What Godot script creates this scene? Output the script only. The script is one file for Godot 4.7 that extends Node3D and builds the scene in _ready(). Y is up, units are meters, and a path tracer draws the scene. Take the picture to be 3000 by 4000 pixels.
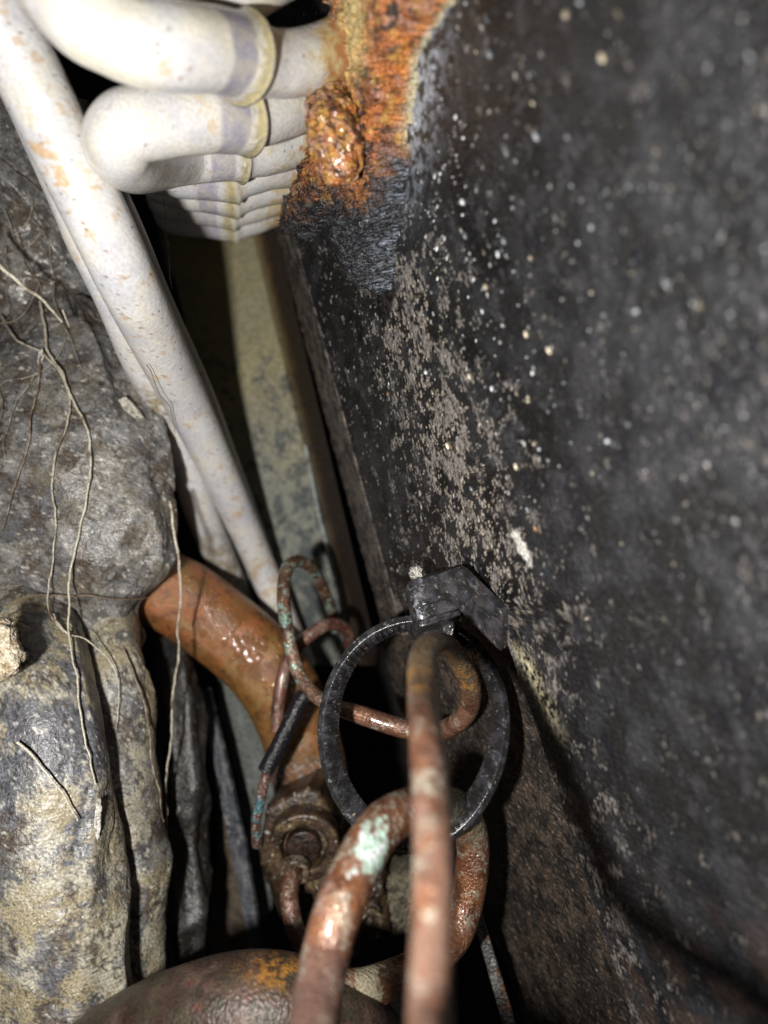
extends Node3D
# Close-up inside a wet heat pump cabinet. Shapes are worked out in millimetres from the eye (x right, y up, z towards the viewer), then stored in metres.

const EYE := Vector3(0.0, 0.3, 0.0)
const FPX := 2965.0          # focal length in the photo's own pixels (3000 x 4000)
var base := Vector3.ZERO     # base of the thing that is being built, mm
var na := FastNoiseLite.new()
var nr := FastNoiseLite.new()
var nc := FastNoiseLite.new()
var nk := FastNoiseLite.new()
var rng := RandomNumberGenerator.new()
var front := {}              # nearest depth of the wrapped bundles, for laying the roots on them
var grain: Texture2D
var soft_grain: Texture2D
var bumps: Texture2D
var scuff: Texture2D
var wall_n := Vector3(-0.893, -0.267, 0.363)

# ---------------------------------------------------------------- helpers
func at(u: float, v: float, d: float) -> Vector3:
	return Vector3((u - 1500.0) * d / FPX, (2000.0 - v) * d / FPX, -d)

func seen(p: Vector3) -> Vector2:
	return Vector2(1500.0 + p.x / -p.z * FPX, 2000.0 - p.y / -p.z * FPX)

func wall_depth(u: float, v: float) -> float:
	return 1.0 / (0.00647 + 0.0159 * (u - 1500.0) / FPX + 0.00476 * (2000.0 - v) / FPX)

func lower_depth(u: float, v: float) -> float:
	return 1.0 / (0.00625 + 0.0125 * (u - 1500.0) / FPX + 0.00375 * (2000.0 - v) / FPX)

func n(p: Vector3, f: float) -> float:
	return na.get_noise_3dv(p * f)

func ridge(p: Vector3, f: float) -> float:
	return nr.get_noise_3dv(p * f)

func cell(p: Vector3, f: float) -> float:
	return nc.get_noise_3dv(p * f)

func sm(a: float, b: float, x: float) -> float:
	return smoothstep(a, b, x)

func col(r: float, g: float, b: float) -> Color:
	return Color(r, g, b)

func noise_tex(kind: int, freq: float, octaves: int, sd: int, low: float, high: float, side := 512) -> Texture2D:
	var f := FastNoiseLite.new()
	f.noise_type = kind
	f.frequency = freq
	f.fractal_octaves = octaves
	f.seed = sd
	var im := f.get_seamless_image(side, side)
	im.convert(Image.FORMAT_L8)
	var bytes := im.get_data()
	for i in bytes.size():
		bytes[i] = int(clampf(lerpf(low, high, bytes[i] / 255.0), 0.0, 1.0) * 255.0)
	return ImageTexture.create_from_image(Image.create_from_data(side, side, false, Image.FORMAT_L8, bytes))

func mat(rough: float, metal := 0.0, bump := 0.02, scale := 90.0, coat := 0.0, spec := 0.5) -> StandardMaterial3D:
	var m := StandardMaterial3D.new()
	m.vertex_color_use_as_albedo = true
	m.albedo_texture = grain
	m.roughness = rough
	m.roughness_texture = scuff
	m.metallic = metal
	m.metallic_specular = spec
	m.uv1_triplanar = true
	m.uv1_scale = Vector3.ONE * scale
	if bump > 0.0:
		m.heightmap_enabled = true
		m.heightmap_scale = bump
		m.heightmap_texture = bumps
	if coat > 0.0:
		m.clearcoat_enabled = true
		m.clearcoat = coat
		m.clearcoat_roughness = 0.12
	return m

func soft(m: StandardMaterial3D) -> StandardMaterial3D:
	m.albedo_texture = soft_grain
	return m

func thing(called: String, label: String, category: String, where: Vector3, group := "") -> Node3D:
	var o := Node3D.new()
	o.name = called
	base = where
	o.position = EYE + where * 0.001
	add_child(o, true)
	tag(o, label, category, group)
	return o

func tag(o: Node3D, label: String, category: String, group := "", kind := "") -> Node3D:
	if label: o.set_meta("label", label)
	if category: o.set_meta("category", category)
	if group: o.set_meta("group", group)
	if kind: o.set_meta("kind", kind)
	return o

func obj(called: String, mesh: Mesh, m: Material, parent: Node3D = null) -> MeshInstance3D:
	var o := MeshInstance3D.new()
	o.name = called
	o.mesh = mesh
	o.material_override = m
	if parent:
		parent.add_child(o, true)
	else:
		o.position = EYE + base * 0.001
		add_child(o, true)
	return o

# a surface over two parameters, each 0..1; closed: the second one runs round
func grid(nu: int, nv: int, f: Callable, c: Callable, closed := false, flip := false, record := false) -> ArrayMesh:
	var w := nv + 1
	var pos := PackedVector3Array(); pos.resize((nu + 1) * w)
	var cols := PackedColorArray(); cols.resize((nu + 1) * w)
	var uvs := PackedVector2Array(); uvs.resize((nu + 1) * w)
	for i in nu + 1:
		for j in w:
			var k := i * w + j
			if closed and j == nv:
				pos[k] = pos[i * w]
				cols[k] = cols[i * w]
			else:
				var p: Vector3 = f.call(i / float(nu), j / float(nv))
				pos[k] = p
				cols[k] = c.call(i / float(nu), j / float(nv), p)
			uvs[k] = Vector2(i / float(nu), j / float(nv))
	if record:
		for p in pos:
			var s := seen(p)
			var key := Vector2i(int(s.x / 12.0), int(s.y / 12.0))
			if -p.z < front.get(key, 1e9):
				front[key] = -p.z
	var nrm := PackedVector3Array(); nrm.resize(pos.size())
	var sgn := -1.0 if flip else 1.0
	for i in nu + 1:
		var i0 := maxi(i - 1, 0) * w
		var i1 := mini(i + 1, nu) * w
		for j in w:
			var j0 := j - 1
			var j1 := j + 1
			if closed:
				if j0 < 0: j0 = nv - 1
				if j1 > nv: j1 = 1
			else:
				j0 = maxi(j0, 0)
				j1 = mini(j1, nv)
			var x := (pos[i1 + j] - pos[i0 + j]).cross(pos[i * w + j1] - pos[i * w + j0]) * sgn
			if x.length_squared() < 1e-14:
				x = (pos[i1 + j] - pos[i0 + j]) * (1.0 if i == nu else -1.0)
				if x.length_squared() < 1e-14:
					x = Vector3(0, 0, 1)
			nrm[k_of(i, j, w)] = x.normalized()
	var idx := PackedInt32Array(); idx.resize(nu * nv * 6)
	var q := 0
	for i in nu:
		for j in nv:
			var a := i * w + j
			var b := a + w
			if flip:
				idx[q] = a; idx[q + 1] = b; idx[q + 2] = a + 1
				idx[q + 3] = a + 1; idx[q + 4] = b; idx[q + 5] = b + 1
			else:
				idx[q] = a; idx[q + 1] = a + 1; idx[q + 2] = b
				idx[q + 3] = a + 1; idx[q + 4] = b + 1; idx[q + 5] = b
			q += 6
	for k in pos.size():
		pos[k] = (pos[k] - base) * 0.001
	var arr := []
	arr.resize(Mesh.ARRAY_MAX)
	arr[Mesh.ARRAY_VERTEX] = pos
	arr[Mesh.ARRAY_NORMAL] = nrm
	arr[Mesh.ARRAY_COLOR] = cols
	arr[Mesh.ARRAY_TEX_UV] = uvs
	arr[Mesh.ARRAY_INDEX] = idx
	var me := ArrayMesh.new()
	me.add_surface_from_arrays(Mesh.PRIMITIVE_TRIANGLES, arr)
	return me

func k_of(i: int, j: int, w: int) -> int:
	return i * w + j

# a smooth path through [u, v, depth] or Vector3 points, evenly resampled, with turning-free frames
func route(pts: Array, step: float) -> Dictionary:
	var v: Array[Vector3] = []
	for p in pts:
		v.append(p if p is Vector3 else at(p[0], p[1], p[2]))
	var fine := PackedVector3Array()
	for i in v.size() - 1:
		var a := v[maxi(i - 1, 0)]
		var d := v[mini(i + 2, v.size() - 1)]
		for k in 16:
			fine.append(v[i].cubic_interpolate(v[i + 1], a, d, k / 16.0))
	fine.append(v[v.size() - 1])
	var run := PackedFloat32Array([0.0])
	for i in range(1, fine.size()):
		run.append(run[i - 1] + fine[i].distance_to(fine[i - 1]))
	var total := run[run.size() - 1]
	var count := maxi(4, int(total / step))
	var c := PackedVector3Array()
	var at_seg := 0
	for i in count + 1:
		var s := total * i / count
		while at_seg < run.size() - 2 and run[at_seg + 1] < s:
			at_seg += 1
		var k := (s - run[at_seg]) / maxf(run[at_seg + 1] - run[at_seg], 1e-6)
		c.append(fine[at_seg].lerp(fine[at_seg + 1], clampf(k, 0.0, 1.0)))
	var t := PackedVector3Array()
	var na_ := PackedVector3Array()
	var nb := PackedVector3Array()
	var side := Vector3.ZERO
	for i in count + 1:
		var tan := (c[mini(i + 1, count)] - c[maxi(i - 1, 0)]).normalized()
		if i == 0:
			side = tan.cross(Vector3(0, 0, 1))
			if side.length() < 0.1:
				side = tan.cross(Vector3(0, 1, 0))
		side = (side - tan * side.dot(tan)).normalized()
		t.append(tan)
		na_.append(side)
		nb.append(tan.cross(side))
	return {"c": c, "t": t, "a": na_, "b": nb, "long": total}

func s_near(r: Dictionary, u: float, v: float) -> float:
	var best := 1e9
	var s := 0.0
	for i in r.c.size():
		var e: float = (seen(r.c[i]) - Vector2(u, v)).length()
		if e < best:
			best = e
			s = r.long * i / (r.c.size() - 1)
	return s

# radius(s, angle) and paint(s, angle, point); angle 0 = the side vector, PI/2 = towards the second one. depth_scale flattens the section along b.
func tube(r: Dictionary, radius: Callable, paint: Callable, seg := 40, flat := 1.0, caps := true, record := false) -> ArrayMesh:
	var count: int = r.c.size() - 1
	var rows := count + (8 if caps else 0)
	var cc: PackedVector3Array = r.c
	var ta: PackedVector3Array = r.t
	var aa: PackedVector3Array = r.a
	var bb: PackedVector3Array = r.b
	var long: float = r.long
	var round_ := [0.0, 0.55, 0.84, 0.96]
	var back := [0.0, 0.02, 0.08, 0.18]
	var f := func(x: float, y: float) -> Vector3:
		var row := int(round(x * rows))
		var k := 1.0
		var push := 0.0
		var i := row
		if caps:
			i = row - 4
			if row < 4:
				i = 0
				k = round_[row]
				push = -0.18 + back[row]
			elif row > count + 4:
				i = count
				k = round_[count + 8 - row]
				push = 0.18 - back[count + 8 - row]
		var th := y * TAU
		var s := long * i / count
		var rad: float = radius.call(s, th)
		return cc[i] + (aa[i] * cos(th) + bb[i] * (sin(th) * flat)) * (rad * k) + ta[i] * (push * rad)
	var g := func(x: float, y: float, p: Vector3) -> Color:
		var row := int(round(x * rows))
		var i := clampi(row - (4 if caps else 0), 0, count)
		return paint.call(long * i / count, y * TAU, p)
	return grid(rows, seg, f, g, true, true, record)

# a thick plate with rounded edges from an outline of [u, v] at a front depth, pushed back by a vector
func plate(outline: Array, depth: Callable, back: Vector3, bevel: float, paint: Callable, steps := 160, lump := 0.0, lump_f := 0.3) -> ArrayMesh:
	var pts := PackedVector3Array()
	for p in outline:
		pts.append(at(p[0], p[1], depth.call(p[0], p[1])))
	var m := pts.size()
	var per := PackedFloat32Array([0.0])
	for i in m:
		per.append(per[i] + pts[i].distance_to(pts[(i + 1) % m]))
	var ring := PackedVector3Array()
	var mid := Vector3.ZERO
	for k in steps:
		var s := per[m] * k / steps
		var i := 0
		while i < m - 1 and per[i + 1] < s:
			i += 1
		ring.append(pts[i].lerp(pts[(i + 1) % m], (s - per[i]) / maxf(per[i + 1] - per[i], 1e-6)))
		mid += ring[k] / steps
	var rows := 18
	var f := func(x: float, y: float) -> Vector3:
		var row := int(round(x * rows))
		var q: Vector3 = ring[int(round(y * steps)) % steps]
		var inward := (mid - q)
		var size := inward.length()
		inward = inward / maxf(size, 1e-6)
		var p: Vector3
		if row <= 10:
			p = mid.lerp(q + inward * bevel, row / 10.0)
			var eye_px := seen(p)
			p = at(eye_px.x, eye_px.y, depth.call(eye_px.x, eye_px.y))
		elif row == 11:
			p = q + inward * bevel * 0.3 + back.normalized() * bevel * 0.3
		elif row == 12:
			p = q + back.normalized() * bevel
		elif row <= 16:
			p = q + back.normalized() * bevel + (back - back.normalized() * bevel) * ((row - 12) / 4.0)
		elif row == 17:
			p = q.lerp(mid, 0.6) + back
		else:
			p = mid + back
		if lump > 0.0:
			p += (Vector3(n(p, lump_f), n(p + Vector3(31, 0, 0), lump_f), n(p + Vector3(0, 57, 0), lump_f))) * lump
		return p
	var g := func(_x: float, _y: float, p: Vector3) -> Color:
		return paint.call(p)
	# facing: an outline given clockwise in the picture
	var area := 0.0
	for i in m:
		var a: Array = outline[i]
		var b: Array = outline[(i + 1) % m]
		area += a[0] * b[1] - b[0] * a[1]
	return grid(rows, steps, f, g, true, area > 0.0)

# ---------------------------------------------------------------- paints (linear base colours of the things themselves)
func white_paint(p: Vector3) -> Color:
	var c := col(0.585, 0.58, 0.58).lerp(col(0.50, 0.50, 0.53), sm(-0.1, 0.4, n(p, 0.09)))
	c = c.lerp(col(0.63, 0.57, 0.44), 0.40 * sm(0.05, 0.45, n(p + Vector3(9, 40, 0), 0.12) + 0.3 * n(p, 1.0)))
	var st := n(p + Vector3(70, 0, 11), 0.13) + 0.40 * n(p, 0.7) + 0.15 * n(p, 2.0)
	c = c.lerp(col(0.52, 0.36, 0.19), 0.6 * sm(0.46, 0.62, st))
	c = c.lerp(col(0.22, 0.10, 0.05), 0.85 * sm(0.56, 0.62, n(p + Vector3(5, 5, 90), 1.1)))
	c = c.lerp(col(0.12, 0.10, 0.09), 0.8 * sm(0.58, 0.64, n(p + Vector3(50, 5, 9), 1.3)))
	return c

func copper(p: Vector3, brown: Color, orange: Color, pale: float, green: float) -> Color:
	var c := brown.lerp(orange, sm(-0.3, 0.35, n(p, 0.11) + 0.35 * n(p, 0.5) + 0.15 * n(p, 2.0)))
	c = c.lerp(brown * 0.45, 0.7 * sm(0.12, 0.45, n(p + Vector3(60, 3, 0), 0.2) + 0.3 * n(p, 0.9)))
	c = c.lerp(col(0.34, 0.21, 0.17), 0.55 * sm(0.12, 0.5, n(p + Vector3(0, 77, 0), 0.17) + 0.2 * n(p, 0.8)))
	c = c.lerp(col(0.50, 0.47, 0.38), pale * sm(0.20, 0.42, n(p + Vector3(3, 0, 33), 0.26) + 0.4 * n(p, 1.2) + 0.2 * n(p, 3.0)))
	c = c.lerp(col(0.30, 0.48, 0.41), green * sm(0.20, 0.34, n(p + Vector3(13, 20, 3), 0.28) + 0.45 * n(p, 1.2) + 0.2 * n(p, 3.0)))
	return c

func rust(p: Vector3) -> Color:
	var c := col(0.22, 0.075, 0.03).lerp(col(0.52, 0.18, 0.05), sm(-0.2, 0.3, n(p, 0.22) + 0.4 * n(p, 0.8)))
	c = c.lerp(col(0.60, 0.34, 0.08), 0.8 * sm(0.12, 0.4, n(p + Vector3(40, 0, 0), 0.25)))
	c = c.lerp(col(0.50, 0.27, 0.20), 0.7 * sm(0.15, 0.4, n(p + Vector3(0, 0, 80), 0.3)))
	c = c.lerp(col(0.03, 0.022, 0.018), 0.95 * sm(0.15, 0.33, n(p + Vector3(0, 50, 0), 0.33) + 0.3 * n(p, 1.7)))
	return c

# ---------------------------------------------------------------- scene
func _ready() -> void:
	rng.seed = 7
	# camera: a phone held into the gap, focused on the clip
	var cam := Camera3D.new()
	cam.name = "camera"
	var lens := CameraAttributesPhysical.new()
	lens.frustum_focal_length = 12.0 / (2000.0 / FPX)
	lens.frustum_near = 0.004
	lens.frustum_far = 20.0
	lens.frustum_focus_distance = 0.130
	lens.exposure_aperture = 12.0 / (2000.0 / FPX) / 2.2
	cam.attributes = lens
	cam.position = EYE
	cam.keep_aspect = Camera3D.KEEP_HEIGHT
	add_child(cam)
	cam.fov = rad_to_deg(2.0 * atan(2000.0 / FPX))
	cam.near = 0.004
	cam.far = 20.0
	cam.current = true
	var env := Environment.new()
	env.background_mode = Environment.BG_COLOR
	env.background_color = Color(0.105, 0.105, 0.11)
	env.tonemap_mode = Environment.TONE_MAPPER_LINEAR
	env.tonemap_exposure = 1.12
	env.sdfgi_enabled = true
	env.ssao_enabled = true
	env.ssil_enabled = true
	var we := WorldEnvironment.new()
	we.environment = env
	add_child(we)
	# the phone's flash, to the left of the lens and a little below it
	var flash := AreaLight3D.new()
	flash.name = "phone_flash"
	flash.area_size = Vector2(0.006, 0.006)
	flash.area_normalize_energy = true
	flash.light_energy = 0.038
	flash.light_color = Color(1.0, 0.985, 0.96)
	flash.shadow_enabled = true
	flash.position = EYE + Vector3(-0.030, -0.017, 0.002)
	add_child(flash)

	na.noise_type = FastNoiseLite.TYPE_SIMPLEX_SMOOTH
	na.frequency = 1.0
	na.fractal_octaves = 3
	na.seed = 3
	nr.noise_type = FastNoiseLite.TYPE_SIMPLEX
	nr.fractal_type = FastNoiseLite.FRACTAL_RIDGED
	nr.frequency = 1.0
	nr.fractal_octaves = 3
	nr.seed = 5
	nk.noise_type = FastNoiseLite.TYPE_SIMPLEX_SMOOTH
	nk.fractal_type = FastNoiseLite.FRACTAL_RIDGED
	nk.frequency = 1.0
	nk.fractal_octaves = 1
	nk.seed = 12
	nc.noise_type = FastNoiseLite.TYPE_CELLULAR
	nc.frequency = 1.0
	nc.fractal_octaves = 1
	nc.seed = 8
	grain = noise_tex(FastNoiseLite.TYPE_SIMPLEX, 0.03, 5, 1, 0.55, 1.25)
	soft_grain = noise_tex(FastNoiseLite.TYPE_SIMPLEX, 0.02, 4, 6, 0.86, 1.08)
	bumps = noise_tex(FastNoiseLite.TYPE_SIMPLEX, 0.02, 5, 2, -0.1, 1.1)
	scuff = noise_tex(FastNoiseLite.TYPE_SIMPLEX, 0.025, 4, 4, 0.35, 1.2)

	build_walls()
	build_coil()
	build_white_pipes()
	build_crust()
	build_wraps()
	build_copper()
	build_tie()
	build_valve()
	build_steel()
	build_roots()

# ---------------------------------------------------------------- walls
func build_walls() -> void:
	# dark back of the cabinet
	base = at(1500, 3900, 330)
	var dark := mat(0.9, 0.0, 0.05, 40.0)
	var back := func(x: float, y: float) -> Vector3:
		return at(lerpf(-900, 3300, x), lerpf(-900, 5000, y), 335.0)
	var o := obj("cabinet_back", grid(40, 40, back, func(_x, _y, p): return col(0.02, 0.017, 0.014) * (1.0 + n(p, 0.05))), dark)
	tag(o, "dark back of the cabinet behind the pipes", "cabinet back", "", "structure")

	# the mouldy black wall on the right
	base = at(2200, 4100, wall_depth(2200, 4100))
	var wm := mat(0.40, 0.0, 0.035, 75.0, 0.0, 0.6)
	var edge := func(v: float) -> float:
		if v < 950.0: return 1162.0 - (950.0 - v) * 0.10
		var inner := 1366.0 + (v - 1700.0) * 0.272
		var fold := 2000.0 + (v - 2560.0) * 0.332
		return lerpf(inner, fold, sm(2330.0, 2500.0, v))
	var f := func(x: float, y: float) -> Vector3:
		var v := lerpf(-250, 4300, y)
		var u := lerpf(edge.call(v), 3350.0, pow(x, 1.15))
		var d := wall_depth(u, v)
		var p := at(u, v, d)
		var h := 0.22 * n(p, 0.10) + 0.05 * n(p, 0.7) + 0.04 * n(p, 2.5)
		return p + wall_n * h
	var paint := func(x: float, y: float, p: Vector3) -> Color:
		var s := seen(p)
		var c := col(0.021, 0.021, 0.023).lerp(col(0.040, 0.041, 0.046), sm(-0.2, 0.4, n(p, 0.10)))
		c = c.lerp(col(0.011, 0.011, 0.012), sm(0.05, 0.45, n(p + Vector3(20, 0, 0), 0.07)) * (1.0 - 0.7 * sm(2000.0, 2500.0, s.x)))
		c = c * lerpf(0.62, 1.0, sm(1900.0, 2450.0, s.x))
		# grey brown bloom of mould, thickest along the middle of the wall
		var along := s.x - (1366.0 + (s.y - 1700.0) * 0.30)
		var thick := exp(-pow((along - 370.0) / 255.0, 2.0)) * sm(500.0, 1250.0, s.y) * (1.0 - 0.55 * sm(2300.0, 3000.0, s.y))
		thick += 0.55 * exp(-pow((along - 60.0) / 90.0, 2.0)) * sm(2000.0, 2500.0, s.y)
		thick += 0.30 * exp(-pow((along - 420.0) / 300.0, 2.0)) * sm(2700.0, 3300.0, s.y)
		var e2 := Vector3(0.316, -0.949, 0.0)
		var q := p - e2 * (p.dot(e2) * 0.62)
		var m := 0.85 * n(p, 0.20) + 0.65 * n(q + Vector3(5, 0, 9), 1.3) + 0.55 * n(q, 3.0)
		var lim := lerpf(0.60, -0.01, clampf(thick, 0.0, 1.0))
		c = c.lerp(col(0.52, 0.45, 0.37).lerp(col(0.25, 0.225, 0.21), sm(-0.2, 0.3, n(p, 0.2))), 0.92 * sm(lim, lim + 0.22, m))
		# pale crumbs stuck on
		c = c.lerp(col(0.62, 0.60, 0.58), 0.9 * sm(0.0, 0.08, n(q + Vector3(90, 0, 0), 1.0) - lerpf(0.52, 0.66, sm(1850.0, 2350.0, s.x))))
		c = c.lerp(col(0.068, 0.068, 0.076), 0.45 * sm(0.25, 0.5, n(p + Vector3(0, 90, 0), 0.20) + 0.4 * n(p, 0.9)))
		# blue white salt beside the rust at the top
		var salt := exp(-pow((s.x - (1690.0 - s.y * 0.13)) / 75.0, 2.0)) * (1.0 - sm(350.0, 1000.0, s.y))
		c = c.lerp(col(0.42, 0.46, 0.54), 0.9 * salt * sm(-0.15, 0.35, n(p, 0.5) + 0.5 * n(p, 1.7) + 0.15 * salt))
		# dark drip below the crust with its shadow tip, painted into the wall colour
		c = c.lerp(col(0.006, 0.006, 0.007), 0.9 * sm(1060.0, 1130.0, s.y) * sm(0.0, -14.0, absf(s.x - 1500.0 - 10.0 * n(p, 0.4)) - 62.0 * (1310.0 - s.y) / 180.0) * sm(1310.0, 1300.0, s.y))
		# chalky scrapes beside and below the clip
		var fold2 := s.x - (2010.0 + (s.y - 2560.0) * 0.45)
		c = c.lerp(col(0.60, 0.55, 0.36), 0.9 * exp(-pow((fold2 - 32.0) / 26.0, 2.0)) * sm(2480.0, 2600.0, s.y) * (1.0 - sm(2780.0, 2950.0, s.y)) * sm(-0.2, 0.1, n(p, 0.8)))
		var w := Vector2(s.x - 2040.0 - (s.y - 2140.0) * 0.45, s.y - 2140.0)
		c = c.lerp(col(0.72, 0.70, 0.66), 0.95 * sm(0.9, 0.5, pow(w.x / 26.0, 2.0) + pow(w.y / 75.0, 2.0) - 0.8 * n(p, 0.7)))
		# brown where the wall turns towards the floor
		c = c.lerp(col(0.11, 0.07, 0.05), 0.5 * sm(3300.0, 4100.0, s.y) * sm(-0.2, 0.3, n(p, 0.12)))
		return c
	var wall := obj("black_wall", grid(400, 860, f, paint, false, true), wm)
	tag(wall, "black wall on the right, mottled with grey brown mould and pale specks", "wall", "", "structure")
	# its cut edge, turned away into the gap
	var em := mat(0.75, 0.0, 0.05, 60.0)
	var ef := func(x: float, y: float) -> Vector3:
		var v := lerpf(600, 2480, y)
		var u: float = 1366.0 + (v - 1700.0) * 0.272
		if x > 0.5:
			var p0 := at(u - lerpf(8, 76, (x - 0.5) * 2.0), v, lerpf(wall_depth(u, v) + 1.0, 191.0, (x - 0.5) * 2.0))
			return p0 + Vector3(1, 0, 1) * 0.4 * n(p0, 0.5)
		return at(u + lerpf(60, -8, x * 2.0), v, wall_depth(u, v) + lerpf(3.0, 0.4, x * 2.0))
	var ep := func(_x: float, _y: float, p: Vector3) -> Color:
		return col(0.11, 0.095, 0.088).lerp(col(0.20, 0.165, 0.14), sm(-0.1, 0.4, n(p, 0.3) + 0.4 * n(p, 1.2))).lerp(col(0.02, 0.018, 0.018), sm(0.0, 0.35, n(p + Vector3(8, 8, 0), 0.2) + 0.25 * (1.0 - sm(900.0, 1700.0, seen(p).y))))
	obj("wall_edge", grid(24, 240, ef, ep, false, false), em, wall)

	var rf := func(x: float, y: float) -> Vector3:
		var v := lerpf(2420, 4300, y)
		var u: float = edge.call(v) + 4.0
		return at(lerpf(u, u + 26.0, x), v, lerpf(wall_depth(u, v) + 0.2, lower_depth(u, v) + 3.0, x)) + Vector3(0.25 * n(Vector3(v * 0.04, x * 2.0, 0), 1.0), 0, 0)
	obj("wall_edge", grid(10, 240, rf, ep, false, false), em, wall)

	# crumbs and droplets clinging to the wall: too many to count
	var drop := SphereMesh.new()
	drop.radius = 0.0005; drop.height = 0.0007; drop.radial_segments = 10; drop.rings = 5
	var mm := MultiMesh.new()
	mm.transform_format = MultiMesh.TRANSFORM_3D
	mm.use_colors = true
	mm.mesh = drop
	var list: Array[Transform3D] = []
	var tints: Array[Color] = []
	while list.size() < 190:
		var v := rng.randf_range(-50.0, 4000.0)
		var u := 1500.0 + 1500.0 * rng.randf()
		if u < 1420.0 + (v - 1700.0) * 0.272 or (v > 2200.0 and u < 2060.0 + (v - 2560.0) * 0.34): continue
		if v < 1200.0 and u < 1720.0 - v * 0.1: continue
		var upper := 1.0 - sm(1200.0, 2600.0, v)
		if rng.randf() > 0.14 + 0.86 * upper or rng.randf() > 1.25 - (u - 1500.0) / 1500.0: continue
		var p := at(u, v, wall_depth(u, v)) + wall_n * 0.15
		var k := 0.22 + 0.6 * pow(rng.randf(), 3.0)
		var bs := Basis(Vector3(0, 0, 1), rng.randf_range(0.1, 0.6)) * Basis(Vector3(0, 1, 0), rng.randf() * 6.0).scaled(Vector3(k, k * rng.randf_range(0.8, 3.2), k * rng.randf_range(0.5, 1.0)))
		list.append(Transform3D(bs, (p - base) * 0.001))
		var tone := rng.randf()
		var b := lerpf(0.10, 0.75, pow(rng.randf(), 1.8))
		tints.append((Color(0.80, 0.84, 0.92) if tone < 0.6 else (Color(0.86, 0.74, 0.55) if tone < 0.975 else Color(0.7, 0.30, 0.12))) * b)
	# brighter flecks crowded below the salty rim
	while list.size() < 265:
		var v := rng.randfn(850.0, 330.0)
		var u := 1640.0 + (v - 850.0) * 0.30 + 330.0 * pow(rng.randf(), 1.3)
		if v < 300.0 or v > 1900.0 or rng.randf() < 0.3: continue
		var k := 0.12 + 0.32 * pow(rng.randf(), 2.0)
		var bs := Basis(Vector3(0, 0, 1), rng.randf_range(0.1, 0.6)).scaled(Vector3(k, k * rng.randf_range(1.0, 3.0), k * 0.8))
		list.append(Transform3D(bs, (at(u, v, wall_depth(u, v)) + wall_n * 0.12 - base) * 0.001))
		tints.append(Color(0.86, 0.87, 0.90) * rng.randf_range(0.3, 1.0))
	mm.instance_count = list.size()
	for i in list.size():
		mm.set_instance_transform(i, list[i])
		mm.set_instance_color(i, Color(tints[i].r, tints[i].g, tints[i].b))
	var crumbs := MultiMeshInstance3D.new()
	crumbs.name = "crumbs"
	crumbs.multimesh = mm
	crumbs.material_override = mat(0.35, 0.0, 0.0, 60.0)
	crumbs.set_meta("kind", "stuff")
	wall.add_child(crumbs, true)

	# the brown panel set back below the clip
	base = at(2000, 4200, lower_depth(2000, 4200))
	var lf := func(x: float, y: float) -> Vector3:
		var v := lerpf(2200, 4300, y)
		var right := 2045.0 + (v - 2560.0) * 0.332
		var left := lerpf(1480.0, 2110.0, sm(2300.0, 4400.0, v))
		var u := lerpf(left, right, x)
		var p := at(u, v, lower_depth(u, v))
		return p + wall_n * (0.5 * n(p, 0.15) + 0.25 * n(p, 0.7) + 0.1 * n(p, 2.0))
	var lp := func(_x: float, _y: float, p: Vector3) -> Color:
		var s := seen(p)
		var c := col(0.03, 0.025, 0.022).lerp(col(0.075, 0.058, 0.047), sm(-0.1, 0.35, n(p, 0.13) + 0.45 * n(p, 0.8)))
		c = c.lerp(col(0.10, 0.065, 0.042), 0.45 * sm(0.1, 0.4, n(p + Vector3(0, 0, 40), 0.2)) * sm(2900.0, 3500.0, s.y))
		c = c.lerp(col(0.26, 0.21, 0.15), 0.7 * sm(0.45, 0.6, n(p + Vector3(20, 0, 0), 0.8) + 0.3 * n(p, 2.2)))
		return c.lerp(col(0.015, 0.013, 0.012), 0.9 * sm(0.1, 0.4, n(p + Vector3(0, 66, 0), 0.25)))
	var low := obj("lower_panel", grid(150, 420, lf, lp, false, true), mat(0.7, 0.0, 0.05, 60.0))
	tag(low, "rough brown black panel set back below the black wall", "panel", "", "structure")

	# the pale back channel with mould spots, between the white pipes and the black wall
	base = at(1050, 2500, 210)
	var right_of := func(v: float) -> float:
		return 1007.0 + (v - 1000.0) * 0.24
	var bf := func(x: float, y: float) -> Vector3:
		var v := lerpf(780, 2600, y)
		var r: float = right_of.call(v)
		if x < 0.75:
			var p := at(lerpf(r - 345.0, r, x / 0.75), v, 198.0 + 0.012 * (v - 1000.0))
			return p + Vector3(0, 0, 0.25 * n(p, 0.05))
		var k := (x - 0.75) / 0.25
		return at(r + 95.0 * k, v, lerpf(198.0 + 0.012 * (v - 1000.0), 190.0, k))
	var bp := func(x: float, y: float, p: Vector3) -> Color:
		var s := seen(p)
		var c := col(0.19, 0.17, 0.10).lerp(col(0.19, 0.197, 0.17), sm(1400.0, 2000.0, s.y))
		c = c.lerp(col(0.25, 0.225, 0.12), 0.6 * sm(0.0, 0.3, n(p, 0.03)) * (1.0 - sm(1500.0, 2200.0, s.y)))
		var blot := n(p, 0.16) + 0.5 * n(p, 0.5)
		c = c.lerp(col(0.03, 0.04, 0.05), 0.75 * sm(-0.16, 0.48, blot + 0.28 * sm(1700.0, 2250.0, s.y) - 0.2 + 0.22 * sm(-0.1, 0.6, (s.x - right_of.call(s.y) + 180.0) / 160.0) * sm(1300.0, 1700.0, s.y)) * sm(1200.0, 1500.0, s.y))
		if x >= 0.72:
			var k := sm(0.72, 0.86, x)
			c = c.lerp(col(0.10, 0.055, 0.022).lerp(col(0.028, 0.02, 0.016), sm(0.76, 0.90, x + 0.05 * n(p, 0.2))), k)
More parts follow.
